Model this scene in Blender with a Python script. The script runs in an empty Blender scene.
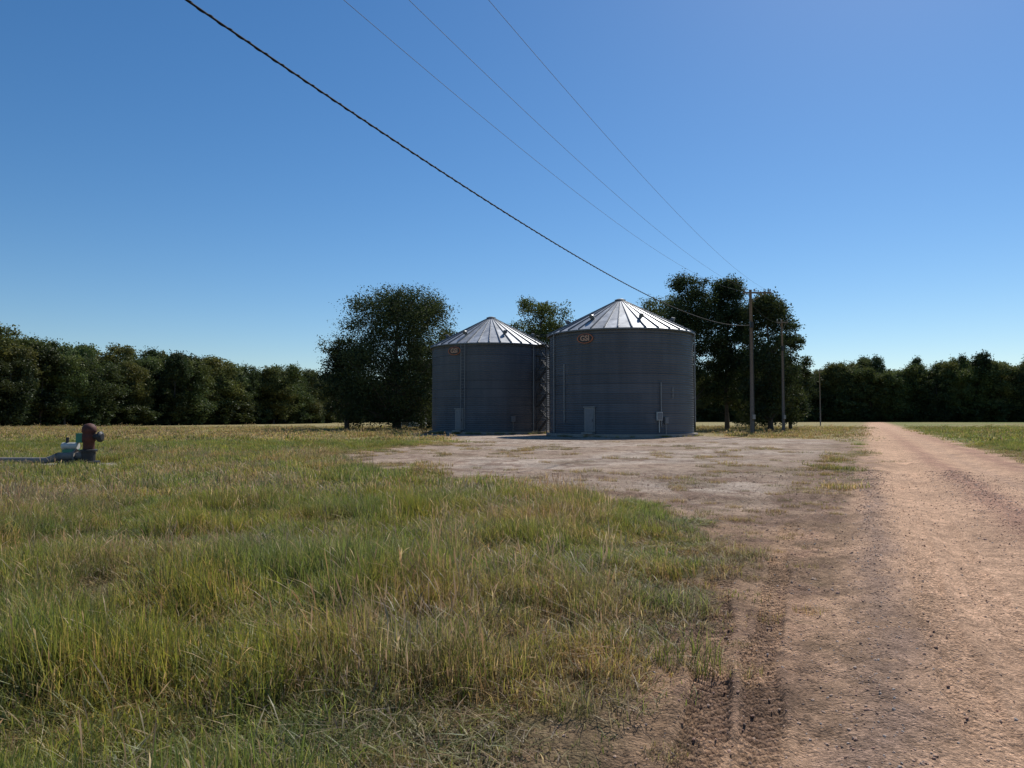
import bpy, math, numpy as np
from mathutils import Vector, Matrix
scene = bpy.context.scene
R = math.radians
SUN_AZ, SUN_EL = 31.0, 46.0

# ------------------------------------------------------------ helpers
def vnoise(x, y, seed=0.0):
    xi = np.floor(x); yi = np.floor(y); xf = x-xi; yf = y-yi
    u = xf*xf*(3-2*xf); v = yf*yf*(3-2*yf)
    def h(a, b):
        s = np.sin(a*127.1+b*311.7+seed*74.7)*43758.5453
        return s-np.floor(s)
    a = h(xi, yi); b = h(xi+1, yi); c = h(xi, yi+1); d = h(xi+1, yi+1)
    return (a*(1-u)+b*u)*(1-v)+(c*(1-u)+d*u)*v
def fbm(x, y, sc=1.0, oct=4, seed=0.0):
    t = 0; a = 0.5; n = 0
    for i in range(oct):
        t = t+a*vnoise(x*sc+i*17.3, y*sc-i*9.1, seed+i); n += a; a *= 0.5; sc *= 2.03
    return t/n
def sstep(a, b, x):
    t = np.clip((x-a)/(b-a), 0, 1); return t*t*(3-2*t)

def mesh_np(name, verts, quads, mats=(), mat_idx=None, tint=None, smooth=False, tintname="tint"):
    verts = np.asarray(verts, dtype=np.float32); quads = np.asarray(quads, dtype=np.int32)
    me = bpy.data.meshes.new(name)
    nf = len(quads); k = quads.shape[1]
    me.vertices.add(len(verts)); me.vertices.foreach_set("co", verts.ravel())
    me.loops.add(nf*k); me.loops.foreach_set("vertex_index", quads.ravel())
    me.polygons.add(nf); me.polygons.foreach_set("loop_start", np.arange(0, nf*k, k, dtype=np.int32))
    for m in mats: me.materials.append(m)
    if mat_idx is not None: me.polygons.foreach_set("material_index", np.asarray(mat_idx, dtype=np.int32))
    me.update(calc_edges=True)
    me.polygons.foreach_set("use_smooth", np.full(nf, smooth, dtype=bool))
    if tint is not None:
        a = me.attributes.new(tintname, 'FLOAT_COLOR', 'FACE')
        t = np.ones((nf, 4), dtype=np.float32); t[:, :3] = tint
        a.data.foreach_set("color", t.ravel())
    return me
def add_obj(name, me, parent=None, loc=(0, 0, 0), rot=(0, 0, 0)):
    o = bpy.data.objects.new(name, me); scene.collection.objects.link(o)
    o.location = loc; o.rotation_euler = rot
    if parent: o.parent = parent
    return o
def empty(name, loc=(0, 0, 0), rot=(0, 0, 0)):
    return add_obj(name, None, None, loc, rot)

class Geo:
    """collects quads/tris as simple lists"""
    def __init__(s): s.v = []; s.f = []; s.m = []
    def tube(s, pts, rads, n=8, m=0, cap=True):
        base = len(s.v); P = [Vector(p) for p in pts]
        for i, p in enumerate(P):
            d = (P[min(i+1, len(P)-1)]-P[max(i-1, 0)]).normalized()
            up = Vector((0, 0, 1)) if abs(d.z) < .9 else Vector((0, 1, 0))
            a = d.cross(up).normalized(); b = d.cross(a).normalized()
            for k in range(n):
                t = 2*math.pi*k/n
                s.v.append(tuple(p+(a*math.cos(t)+b*math.sin(t))*rads[i]))
        for i in range(len(P)-1):
            for k in range(n):
                k2 = (k+1) % n
                s.f.append((base+i*n+k, base+i*n+k2, base+(i+1)*n+k2, base+(i+1)*n+k)); s.m.append(m)
        if cap:
            s.f.append(tuple(base+k for k in range(n))); s.m.append(m)
            e = base+(len(P)-1)*n
            s.f.append(tuple(e+k for k in range(n-1, -1, -1))); s.m.append(m)
    def box(s, c, size, m=0, rz=0.0, ry=0.0):
        base = len(s.v); M = Matrix.Rotation(rz, 3, 'Z') @ Matrix.Rotation(ry, 3, 'Y')
        for dx in (-.5, .5):
            for dy in (-.5, .5):
                for dz in (-.5, .5):
                    s.v.append(tuple(Vector(c)+M @ Vector((dx*size[0], dy*size[1], dz*size[2]))))
        for q in ((0, 1, 3, 2), (4, 6, 7, 5), (0, 4, 5, 1), (2, 3, 7, 6), (0, 2, 6, 4), (1, 5, 7, 3)):
            s.f.append(tuple(base+i for i in q)); s.m.append(m)
    def lathe(s, prof, n=48, m=0, c=(0, 0, 0)):
        base = len(s.v)
        for r, z in prof:
            for k in range(n):
                t = 2*math.pi*k/n
                s.v.append((c[0]+r*math.cos(t), c[1]+r*math.sin(t), c[2]+z))
        for i in range(len(prof)-1):
            for k in range(n):
                k2 = (k+1) % n
                s.f.append((base+i*n+k, base+i*n+k2, base+(i+1)*n+k2, base+(i+1)*n+k)); s.m.append(m)
    def mesh(s, name, mats, smooth=False, bevel=0):
        me = bpy.data.meshes.new(name); me.from_pydata(s.v, [], s.f)
        for m in mats: me.materials.append(m)
        me.polygons.foreach_set("material_index", s.m)
        me.polygons.foreach_set("use_smooth", [smooth]*len(s.f))
        me.update(); return me

# ------------------------------------------------------------ materials
def new_mat(name):
    m = bpy.data.materials.new(name); m.use_nodes = True
    nt = m.node_tree; b = nt.nodes["Principled BSDF"]
    return m, nt, b
def N(nt, t, **kw):
    n = nt.nodes.new(t)
    for k, v in kw.items(): setattr(n, k, v)
    return n
def noise(nt, scale, detail=4, rough=.6, vec=None):
    n = N(nt, 'ShaderNodeTexNoise'); n.inputs['Scale'].default_value = scale
    n.inputs['Detail'].default_value = detail; n.inputs['Roughness'].default_value = rough
    if vec: nt.links.new(vec, n.inputs['Vector'])
    return n
def maprange(nt, src, a, b, c, d):
    n = N(nt, 'ShaderNodeMapRange'); nt.links.new(src, n.inputs[0])
    for i, v in enumerate((a, b, c, d)): n.inputs[i+1].default_value = v
    return n.outputs[0]
def mulcol(nt, col, fac):
    n = N(nt, 'ShaderNodeVectorMath', operation='SCALE'); nt.links.new(col, n.inputs[0])
    if isinstance(fac, (int, float)): n.inputs['Scale'].default_value = fac
    else: nt.links.new(fac, n.inputs['Scale'])
    return n.outputs[0]
def simple(name, col, rough=.7, metal=0.0, nscale=3.0, var=.3, bump=0.0):
    m, nt, b = new_mat(name)
    g = N(nt, 'ShaderNodeTexCoord').outputs['Object']
    nz = noise(nt, nscale, 5, .65, g)
    rgb = N(nt, 'ShaderNodeRGB'); rgb.outputs[0].default_value = (*col, 1)
    nt.links.new(mulcol(nt, rgb.outputs[0], maprange(nt, nz.outputs[0], .25, .75, 1-var, 1+var)), b.inputs['Base Color'])
    b.inputs['Roughness'].default_value = rough; b.inputs['Metallic'].default_value = metal
    if bump:
        bp = N(nt, 'ShaderNodeBump'); bp.inputs['Strength'].default_value = bump; bp.inputs['Distance'].default_value = .02
        nt.links.new(nz.outputs[0], bp.inputs['Height']); nt.links.new(bp.outputs[0], b.inputs['Normal'])
    return m
def leafy(name, trans=.35, pscale=.35, warm=(1.25, 1.05, .7), rough=.55, spec=.3, tgain=1.3):
    m, nt, b = new_mat(name)
    at = N(nt, 'ShaderNodeAttribute', attribute_name="tint")
    geo = N(nt, 'ShaderNodeNewGeometry')
    nz = noise(nt, pscale, 2, .6, geo.outputs['Position'])
    mx = N(nt, 'ShaderNodeMix', data_type='RGBA', blend_type='MULTIPLY')
    nt.links.new(maprange(nt, nz.outputs[0], .4, .62, 0, 1), mx.inputs['Factor'])
    nt.links.new(at.outputs['Color'], mx.inputs['A']); mx.inputs['B'].default_value = (*warm, 1)
    oi = N(nt, 'ShaderNodeObjectInfo')
    c = mulcol(nt, mx.outputs['Result'], maprange(nt, oi.outputs['Random'], 0, 1, .75, 1.25))
    nt.nodes.remove(b)
    df = N(nt, 'ShaderNodeBsdfDiffuse'); nt.links.new(c, df.inputs['Color'])
    tr = N(nt, 'ShaderNodeBsdfTranslucent'); nt.links.new(mulcol(nt, c, tgain), tr.inputs['Color'])
    ms = N(nt, 'ShaderNodeMixShader'); ms.inputs[0].default_value = trans
    nt.links.new(df.outputs[0], ms.inputs[1]); nt.links.new(tr.outputs[0], ms.inputs[2])
    gl = N(nt, 'ShaderNodeBsdfGlossy'); gl.inputs['Roughness'].default_value = rough; gl.inputs['Color'].default_value = (.8, .8, .8, 1)
    m2 = N(nt, 'ShaderNodeMixShader'); m2.inputs[0].default_value = spec*.1
    nt.links.new(ms.outputs[0], m2.inputs[1]); nt.links.new(gl.outputs[0], m2.inputs[2])
    nt.links.new(m2.outputs[0], nt.nodes['Material Output'].inputs['Surface'])
    return m
M_leaf = leafy("foliage", .28, .12, (1.3, 1.05, .8), spec=.25)
M_grass = leafy("grass_blades", .5, .6, (1.32, 1.06, .8), spec=.4)
M_bark = simple("bark", (.085, .068, .055), .9, 0, 6, .45, .5)
M_wood = simple("weathered_wood", (.17, .135, .105), .9, 0, 8, .35, .3)
M_wire = simple("wire", (.012, .012, .014), .9)
M_wire_thin = simple("wire_aluminium", (.14, .15, .17), .8)
M_porc = simple("porcelain", (.3, .3, .32), .3)
M_conc = simple("concrete", (.28, .25, .22), .9, 0, 4, .2, .3)
M_dark = simple("dark_metal", (.03, .03, .033), .5, .3)
M_rust = simple("rusty_paint", (.085, .024, .018), .75, 0, 9, .5)
M_white = simple("white_paint", (.5, .5, .47), .6, 0, 6, .2)
M_green = simple("green_paint", (.03, .19, .12), .45, 0, 6, .2)
M_pipe = simple("galvanised_pipe", (.22, .225, .23), .5, .4, 6, .2)
M_ipipe = simple("weathered_pipe", (.20, .18, .165), .85, 0, 6, .3)
M_rib = simple("roof_rib_metal", (.14, .15, .16), .5, .4, 6, .2)
M_stair = simple("stair_steel", (.05, .055, .06), .6, .3, 6, .3)
M_door = simple("door_panel", (.16, .17, .19), .5, .4, 4, .15)
M_orange = simple("orange_enamel", (.38, .12, .05), .6)
M_cream = simple("sign_lettering", (.5, .3, .2), .6)
M_window = simple("dark_glass", (.03, .035, .04), .15)

def corrugated(name, base, metal, rough):
    m, nt, b = new_mat(name)
    at = N(nt, 'ShaderNodeAttribute', attribute_name="tint")
    tc = N(nt, 'ShaderNodeTexCoord')
    mp = N(nt, 'ShaderNodeMapping'); mp.inputs['Scale'].default_value = (1.6, 1.6, .12); nt.links.new(tc.outputs['Object'], mp.inputs[0])
    nz = noise(nt, 1.0, 5, .65, mp.outputs[0])
    c = N(nt, 'ShaderNodeVectorMath', operation='MULTIPLY'); nt.links.new(at.outputs['Color'], c.inputs[0]); c.inputs[1].default_value = base
    nt.links.new(mulcol(nt, c.outputs[0], maprange(nt, nz.outputs[0], .3, .7, .78, 1.18)), b.inputs['Base Color'])
    b.inputs['Metallic'].default_value = metal
    nt.links.new(maprange(nt, nz.outputs[0], .3, .7, rough-.07, rough+.1), b.inputs['Roughness'])
    return m
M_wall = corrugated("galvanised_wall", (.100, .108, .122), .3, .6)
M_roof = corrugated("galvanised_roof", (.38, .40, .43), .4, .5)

# ------------------------------------------------------------ ground fields
RD = 0.481
lot = np.array([(-.9, -10), (.0, 1.5), (.2, 2.4), (.3, 3.38), (.5, 4.2), (.95, 5.33), (1.45, 6.5), (2.2, 8.3), (2.6, 11), (2.0, 13.6), (.7, 16.4),
                (-1.6, 19.7), (-5.0, 24.7), (-7.8, 31.2), (-6.6, 39.5), (-3.8, 50), (-6, 64), (-10, 71), (-11, 90), (17.5, 90), (18, 60), (24.2, 55.5), (28.2, 60), (RD*-10+.3, -10)])
def lot_sd(x, y):
    d = np.full(x.shape, 1e9); ins = np.zeros(x.shape, bool); n = len(lot)
    for i in range(n):
        ax, ay = lot[i]; bx, by = lot[(i+1) % n]
        ex, ey = bx-ax, by-ay; wx, wy = x-ax, y-ay
        t = np.clip((wx*ex+wy*ey)/(ex*ex+ey*ey), 0, 1)
        d = np.minimum(d, np.hypot(wx-ex*t, wy-ey*t))
        cr = ((ay > y) != (by > y)) & (x < (bx-ax)*(y-ay)/((by-ay) if by != ay else 1e-9)+ax)
        ins ^= cr
    return np.where(ins, -d, d)
def fields(x, y):
    c = x-RD*y
    n1 = fbm(x, y, .8, 4, 3)-.5; n2 = fbm(x, y, 3.5, 3, 9)-.5
    sc = np.clip((y-2)/8, .3, 3.0)
    sd = lot_sd(x, y)
    road = np.maximum(-1.0-c, c-5.9)                     # <0 inside road
    d = np.minimum(sd, road)+n1*1.8*np.where(c < 1, sc, np.minimum(sc, 1.2))+n2*.8
    grass = sstep(-.25, .45, d)
    return c, d, grass, sd
track1 = [(.5, 2.2), (.83, 3.38), (1.08, 4.2), (1.42, 5.33), (1.75, 6.5), (2.1, 7.5), (3.0, 9.6)]
track2 = [(.78, 2.2), (1.1, 3.38), (1.38, 4.2), (1.8, 5.33), (2.3, 6.6), (3.15, 8.8), (4.2, 11.2)]
track3 = [(2.3, 2.2), (4.2, 6.5), (6.6, 11.5), (9.5, 17)]
track4 = [(-.2, 16.6), (4, 14.6), (7, 14.8), (10.5, 19), (20, 39)]
track5 = [(-1, 22.6), (4.5, 19.0), (8, 19.8), (12, 25), (21, 44)]
track6 = [(1.4, 1.5), (3.3, 5.8), (6.0, 11.2), (9.9, 19), (17, 34)]
def polytrack(x, y, pts):
    best = np.full(x.shape, 1e9); uu = np.zeros(x.shape); vv = np.zeros(x.shape); acc = 0
    for (ax, ay), (bx, by) in zip(pts[:-1], pts[1:]):
        ex, ey = bx-ax, by-ay; L = math.hypot(ex, ey); ex /= L; ey /= L
        t = np.clip((x-ax)*ex+(y-ay)*ey, 0, L)
        dx = x-ax-ex*t; dy = y-ay-ey*t; dd = np.hypot(dx, dy); side = dx*ey-dy*ex
        w = dd < best
        best = np.where(w, dd, best); uu = np.where(w, acc+t, uu); vv = np.where(w, side, vv); acc += L
    return best, uu, vv
def height(x, y, c, d, grass):
    far = 1-sstep(35, 60, np.hypot(x, y))
    bare = (1-grass)*far
    z = (fbm(x, y, .25, 3, 20)-.5)*.14*far
    z += grass*.03*far
    rough = .6+.8*np.exp(-((c+1.1)/.9)**2)
    z += bare*(.05*np.exp(-((c-.1)/.35)**2)+.035*np.exp(-((c-2.35)/.35)**2)-.06*np.exp(-((c-1.2)/.45)**2)-.06*np.exp(-((c-3.6)/.5)**2))
    wob = (fbm(x, y, 1.2, 2, 61)-.5)*.10
    flat = np.ones_like(x)
    for tr, w, dep, td in ((track1, .13, .034, .026), (track2, .11, .026, .022), (track3, .13, .014, .008), (track6, .14, .016, .010), (track4, .18, .045, .01), (track5, .18, .045, .01)):
        b, u, v = polytrack(x, y, tr); b = np.abs(np.where(v < 0, -b, b)+wob); v = v+wob
        ins = 1-sstep(w*.85, w*1.1, b); rim = np.exp(-((b-w*1.3)/(w*.3))**2)
        ph = (u-np.abs(v)*.7+.045*np.sign(v))/.095; ph = ph-np.floor(ph)
        tread = sstep(.05, .15, ph)*(1-sstep(.42, .52, ph))
        fade = sstep(.26, .42, fbm(x, y, .9, 2, 55))*.85+.15
        z += bare*fade*(ins*(-dep+tread*td)+rim*.02)
        flat = flat*(1-ins*.9*fade)
    z += bare*rough*flat*((fbm(x, y, 2.2, 4, 31)-.5)*.06+(fbm(x, y, 9, 3, 37)-.5)*.04)
    return z
def graded(lo, hi, f0, f1, step, grow):
    core = list(np.arange(f0, f1+step/2, step)); s = step; v = core[-1]; right = []
    while v < hi: s *= grow; v += s; right.append(v)
    s = step; v = core[0]; left = []
    while v > lo: s *= grow; v -= s; left.append(v)
    return np.array(left[::-1]+core+right)
xs = graded(-1500, 1500, .2, 4.4, .014, 1.022); ys = graded(-60, 2200, 2.6, 8.0, .016, 1.02)
X, Y = np.meshgrid(xs, ys); c, d, g, sd = fields(X, Y); Z = height(X, Y, c, d, g)
nx, ny = len(xs), len(ys); print("GROUND", nx, ny)
def colour(X, Y, c, d, g, sd):
    def C(*t): return np.array(t)[None, None, :]
    e = lambda a: a[..., None]
    n_big = fbm(X, Y, .18, 4, 70); n_mid = fbm(X, Y, .9, 4, 71); n_f = fbm(X, Y, 5, 3, 72)
    dirt = C(.49, .315, .20); grav = C(.27, .185, .145); redg = C(.36, .205, .145); pale = C(.40, .32, .255); dark = C(.19, .12, .085)
    col = e(1-sstep(.42, .62, n_mid))*dirt+e(sstep(.42, .62, n_mid))*C(.38, .24, .15)
    inlot = sstep(-.2, 1.2, -sd)*sstep(9, 16, Y)
    col = col*(1-e(inlot))+e(inlot)*(pale*e(.62+.76*n_mid))
    gl = inlot*sstep(.43, .56, n_big); col = col*(1-e(gl*.6))+e(gl*.6)*C(.31, .22, .155)
    gw = inlot*sstep(.54, .66, fbm(X, Y, .45, 5, 77))*(c < -1.5); col = col*(1-e(gw*.6))+e(gw*.6)*C(.20, .15, .095)
    for tr in (track4, track5):
        b, u, v = polytrack(X, Y, tr); s = np.exp(-(b/.45)**2)*.6*(1-g); col = col*(1-e(s))+e(s)*C(.21, .145, .10)
    inroad = sstep(-.6, -.1, c)*(1-sstep(5.6, 6.2, c))
    col = col*(1-e(inroad))+e(inroad)*C(.54, .345, .225)*e(.8+.4*n_mid)
    wob = (n_mid-.5)*.5
    for cc, w, k, a in ((.02, .22, grav, .75), (2.35, .42, redg, .85), (4.9, .5, redg, .85), (-.75, .2, redg, .45), (3.55, .25, grav*1.2, .3), (-1.6, .35, dark*1.2, .45)):
        s = np.exp(-((c-cc+wob)/w)**2)*a*(np.clip(1.05-Y/60, 0, 1) if cc < 1 else np.clip(1.1-Y/200, .3, 1))*sstep(.3, .5, n_f+.12)
        col = col*(1-e(s))+e(s)*k
    for tr, w in ((track1, .13), (track2, .11)):
        b, u, v = polytrack(X, Y, tr); s = (1-sstep(w, w*1.5, b))*.6*(1-g)*sstep(.26, .42, fbm(X, Y, .9, 2, 55)); col = col*(1-e(s))+e(s)*C(.45, .285, .18)
    vg = np.exp(-((c+1.3)/.8)**2)*sstep(13, 20, Y)*(1-sstep(50, 60, Y))*.5; col = col*(1-e(vg))+e(vg)*C(.25, .17, .115)
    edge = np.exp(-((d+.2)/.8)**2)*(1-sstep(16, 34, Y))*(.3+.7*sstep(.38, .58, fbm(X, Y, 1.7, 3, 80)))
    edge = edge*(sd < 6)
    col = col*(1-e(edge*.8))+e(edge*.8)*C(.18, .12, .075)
    blot = sstep(.56, .66, fbm(X, Y, 1.6, 5, 91))*(1-inroad)*.65
    col = col*(1-e(blot))+e(blot)*dark
    near = 1-sstep(18, 55, np.hypot(X, Y))
    soil = C(.115, .10, .05)
    straw = C(.25, .21, .095); green = C(.15, .18, .05)
    k = sstep(.40, .62, n_big)
    fld = e(k)*straw+e(1-k)*green
    left = (c < 0)
    st = sstep(48, 58, Y)*left; fld = fld*(1-e(st*.85))+e(st*.85)*C(.30, .245, .12)
    gb = np.exp(-((Y-42)/6)**2)*left*.85; fld = fld*(1-e(gb))+e(gb)*C(.23, .26, .05)
    rt = (c > 5)*(1-sstep(90, 140, Y)); fld = fld*(1-e(rt*.7))+e(rt*.7)*C(.14, .17, .055)
    gc = e(near)*soil+e(1-near)*fld
    pw = np.exp(-(((X+14.5)/6)**2+((Y-25.2)/1.8)**2)); gc = gc*(1-e(pw))+e(pw)*C(.36, .32, .25)
    return col*(1-e(g))+gc*e(g)
col = colour(X, Y, c, d, g, sd)
idx = np.arange(nx*ny).reshape(ny, nx)
quads = np.stack([idx[:-1, :-1], idx[:-1, 1:], idx[1:, 1:], idx[1:, :-1]], -1).reshape(-1, 4)
def ground_mat():
    m, nt, b = new_mat("ground")
    at = N(nt, 'ShaderNodeAttribute', attribute_name="basecol")
    P = N(nt, 'ShaderNodeTexCoord').outputs['Object']
    n0 = noise(nt, .35, 6, .65, P); n1 = noise(nt, 4, 8, .7, P); n2 = noise(nt, 45, 6, .75, P)
    vo = N(nt, 'ShaderNodeTexVoronoi'); vo.inputs['Scale'].default_value = 55; vo.inputs['Randomness'].default_value = 1; nt.links.new(P, vo.inputs['Vector'])
    v2 = N(nt, 'ShaderNodeTexVoronoi'); v2.inputs['Scale'].default_value = 19; nt.links.new(P, v2.inputs['Vector'])
    c = mulcol(nt, at.outputs['Color'], maprange(nt, n0.outputs[0], .3, .7, .82, 1.18))
    c = mulcol(nt, c, maprange(nt, n1.outputs[0], .3, .7, .68, 1.28))
    c = mulcol(nt, c, maprange(nt, n2.outputs[0], .3, .7, .6, 1.4))
    sep = N(nt, 'ShaderNodeSeparateColor'); nt.links.new(vo.outputs['Color'], sep.inputs[0])
    c = mulcol(nt, c, maprange(nt, sep.outputs[0], 0, 1, .72, 1.28))
    sp2 = N(nt, 'ShaderNodeSeparateColor'); nt.links.new(v2.outputs['Color'], sp2.inputs[0])
    c = mulcol(nt, c, maprange(nt, sp2.outputs[1], 0, 1, .88, 1.12))
    nt.links.new(c, b.inputs['Base Color']); b.inputs['Roughness'].default_value = .95; b.inputs['Specular IOR Level'].default_value = .08
    ad = N(nt, 'ShaderNodeMath', operation='MULTIPLY_ADD'); nt.links.new(vo.outputs['Distance'], ad.inputs[0]); ad.inputs[1].default_value = -.8
    nt.links.new(n2.outputs[0], ad.inputs[2])
    a2 = N(nt, 'ShaderNodeMath', operation='MULTIPLY_ADD'); nt.links.new(n1.outputs[0], a2.inputs[0]); a2.inputs[1].default_value = 1.6; nt.links.new(ad.outputs[0], a2.inputs[2])
    bp = N(nt, 'ShaderNodeBump'); bp.inputs['Strength'].default_value = .9; bp.inputs['Distance'].default_value = .02
    nt.links.new(a2.outputs[0], bp.inputs['Height']); nt.links.new(bp.outputs[0], b.inputs['Normal'])
    return m
me = mesh_np("ground", np.stack([X, Y, Z], -1).reshape(-1, 3), quads, [ground_mat()], smooth=True)
a = me.attributes.new("basecol", 'FLOAT_COLOR', 'POINT'); cc = np.ones((nx*ny, 4), np.float32); cc[:, :3] = np.clip(col.reshape(-1, 3), 0, 1); a.data.foreach_set("color", cc.ravel())
add_obj("ground", me)
def zat(x, y):
    c, d, g, sd = fields(x, y); return height(x, y, c, d, g)

# ------------------------------------------------------------ scatter
def scatter(name, pts, rot, scl, idx, objs):
    coll = bpy.data.collections.new(name+"_parts")
    for o in objs: coll.objects.link(o)
    me = bpy.data.meshes.new(name); me.vertices.add(len(pts)); me.vertices.foreach_set("co", np.asarray(pts, np.float32).ravel())
    a = me.attributes.new("rot", 'FLOAT_VECTOR', 'POINT'); a.data.foreach_set("vector", np.asarray(rot, np.float32).ravel())
    a = me.attributes.new("scl", 'FLOAT_VECTOR', 'POINT'); a.data.foreach_set("vector", np.asarray(scl, np.float32).ravel())
    a = me.attributes.new("pick", 'INT', 'POINT'); a.data.foreach_set("value", np.asarray(idx, np.int32))
    ng = bpy.data.node_groups.new(name, 'GeometryNodeTree')
    ng.interface.new_socket("Geometry", in_out='INPUT', socket_type='NodeSocketGeometry')
    ng.interface.new_socket("Geometry", in_out='OUTPUT', socket_type='NodeSocketGeometry')
    gi = N(ng, 'NodeGroupInput'); go = N(ng, 'NodeGroupOutput'); L = ng.links.new
    ci = N(ng, 'GeometryNodeCollectionInfo'); ci.inputs['Collection'].default_value = coll
    ci.inputs['Separate Children'].default_value = True; ci.inputs['Reset Children'].default_value = True
    ip = N(ng, 'GeometryNodeInstanceOnPoints'); ip.inputs['Pick Instance'].default_value = True
    def att(n, t):
        k = N(ng, 'GeometryNodeInputNamedAttribute', data_type=t); k.inputs['Name'].default_value = n
        return [s for s in k.outputs if s.enabled][0]
    L(gi.outputs[0], ip.inputs['Points']); L(ci.outputs[0], ip.inputs['Instance'])
    L(att("pick", 'INT'), ip.inputs['Instance Index'])
    er = N(ng, 'FunctionNodeEulerToRotation'); L(att("rot", 'FLOAT_VECTOR'), er.inputs[0]); L(er.outputs[0], ip.inputs['Rotation'])
    L(att("scl", 'FLOAT_VECTOR'), ip.inputs['Scale']); L(ip.outputs[0], go.inputs[0])
    o = add_obj(name, me); md = o.modifiers.new("scatter", 'NODES'); md.node_group = ng
    print("SCATTER", name, len(pts)); return o

# ------------------------------------------------------------ grass
def clump(name, n, rad, hmin, hmax, w, kinds, seed, lean=.5):
    r = np.random.default_rng(seed)
    T = np.array([0, .35, .68, .86, 1.0])
    wid = {'b': [1, .9, .6, .32, .04], 's': [.3, .25, .22, .95, .1], 'w': [.5, 1.6, 2.2, 1.4, .1]}
    V = []; C = []
    ks = list(kinds.items()); pr = np.array([k[1][0] for k in ks]); pr = pr/pr.sum()
    ch = r.choice(len(ks), n, p=pr)
    rr = rad*np.sqrt(r.random(n)); th = r.random(n)*2*math.pi
    for i in range(n):
        kind, (p, hs, cols) = ks[ch[i]]
        h = r.uniform(hmin, hmax)*hs; az = r.random()*6.283; ln = abs(r.normal(0, lean))*h*.8
        W = np.array(wid[kind[0]])*w*r.uniform(.7, 1.3)*.5*(1.0 if kind[0] != 's' else 1.3)
        bx, by = rr[i]*math.cos(th[i]), rr[i]*math.sin(th[i]); fa = az+math.pi/2+r.normal(0, .5)
        hz = h*(T-.22*T**3*min(1, ln/h*1.6)); off = ln*T**2
        for t in range(5):
            x = bx+math.cos(az)*off[t]; y = by+math.sin(az)*off[t]
            V.append((x-math.cos(fa)*W[t], y-math.sin(fa)*W[t], hz[t]-.01)); V.append((x+math.cos(fa)*W[t], y+math.sin(fa)*W[t], hz[t]-.01))
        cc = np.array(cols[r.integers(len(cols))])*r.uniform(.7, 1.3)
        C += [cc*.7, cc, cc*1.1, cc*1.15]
    b = np.arange(n)[:, None]*10; F = []
    q = np.array([[0, 1, 3, 2], [2, 3, 5, 4], [4, 5, 7, 6], [6, 7, 9, 8]])
    F = (b[:, None, :]+q[None]).reshape(-1, 4)
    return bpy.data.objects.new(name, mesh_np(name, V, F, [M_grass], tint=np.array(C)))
G1 = [(.125, .17, .031), (.16, .205, .038), (.092, .132, .028), (.19, .22, .047)]
G2 = [(.21, .215, .057), (.24, .215, .072)]
TAN = [(.35, .285, .15), (.29, .225, .12), (.39, .325, .18), (.22, .16, .085)]
BRN = [(.18, .12, .07), (.25, .18, .105), (.13, .088, .055)]
SEED = [(.28, .21, .125), (.21, .15, .095), (.31, .26, .155)]
def kset(g, y, t, s, w=0): return {'b1': (g, 1, G1), 'b2': (y, .95, G2), 'b3': (t, .8, TAN), 's1': (s, 1.4, SEED), 'w1': (w, .6, G1)}
near = [clump("clump_00", 150, .2, .10, .30, .0065, kset(1, .3, .10, .01), 1, .6), clump("clump_01", 150, .2, .10, .34, .006, kset(1, .4, .12, .04), 2, .6),
        clump("clump_02", 120, .2, .08, .26, .009, kset(1, .25, .08, .0, .25), 3, .7), clump("clump_03", 150, .2, .10, .34, .006, kset(.8, .55, .35, .10), 4, .6),
        clump("clump_04", 150, .2, .10, .36, .006, kset(.4, .5, .7, .22), 5, .6), clump("clump_05", 120, .22, .05, .18, .006, {'b1': (.5, 1, BRN), 'b2': (.4, 1, TAN), 'b3': (.4, 1, G2)}, 6, .95),
        clump("clump_06", 40, .25, .04, .12, .007, {'b1': (1, 1, G1), 'b2': (.4, 1, TAN), 'b3': (.3, 1, BRN)}, 7, .8),
        clump("clump_07", 26, .16, .30, .52, .008, {'s1': (1, 1, SEED), 'b1': (.7, .8, G1), 'w1': (.4, .6, G1), 'b2': (.4, .7, TAN)}, 8, .35)]
mid = [clump("clump_10", 170, .5, .14, .34, .014, kset(1, .45, .13, .03), 11), clump("clump_11", 170, .5, .14, .34, .014, kset(.8, .55, .32, .1), 12),
       clump("clump_12", 170, .5, .16, .38, .013, kset(.3, .5, .9, .28), 13), clump("clump_13", 100, .5, .05, .16, .014, {'b1': (.5, 1, BRN), 'b2': (.5, 1, TAN), 'b3': (.5, 1, G2)}, 14, .8)]
farc = [clump("clump_20", 150, 1.5, .15, .3, .05, kset(1, .6, .15, .02), 21), clump("clump_21", 150, 1.5, .15, .32, .05, kset(.5, .6, .5, .05), 22),
        clump("clump_22", 150, 1.5, .15, .36, .05, kset(.1, .5, 1, .1), 23)]
rng = np.random.default_rng(5)
def grid(x0, x1, y0, y1, s):
    x, y = np.meshgrid(np.arange(x0, x1, s), np.arange(y0, y1, s)); x = x.ravel(); y = y.ravel()
    return x+rng.uniform(-.6, .6, len(x))*s, y+rng.uniform(-.6, .6, len(x))*s
def dryness(x, y):
    dr = fbm(x, y, .35, 4, 40)-.55+(fbm(x, y, 1.4, 3, 43)-.5)*.6
    dr = dr*1.6+.55*np.exp(-(((x+11)/5)**2+((y-15)/6.5)**2))+.5*np.exp(-(((x+12.5)/4)**2+((y-26)/3)**2))
    dr = dr+.7*sstep(48, 58, y)*(x-RD*y < 0)-.5*np.exp(-((y-42)/7)**2)+rng.normal(0, .12, len(x))
    return dr
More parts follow.
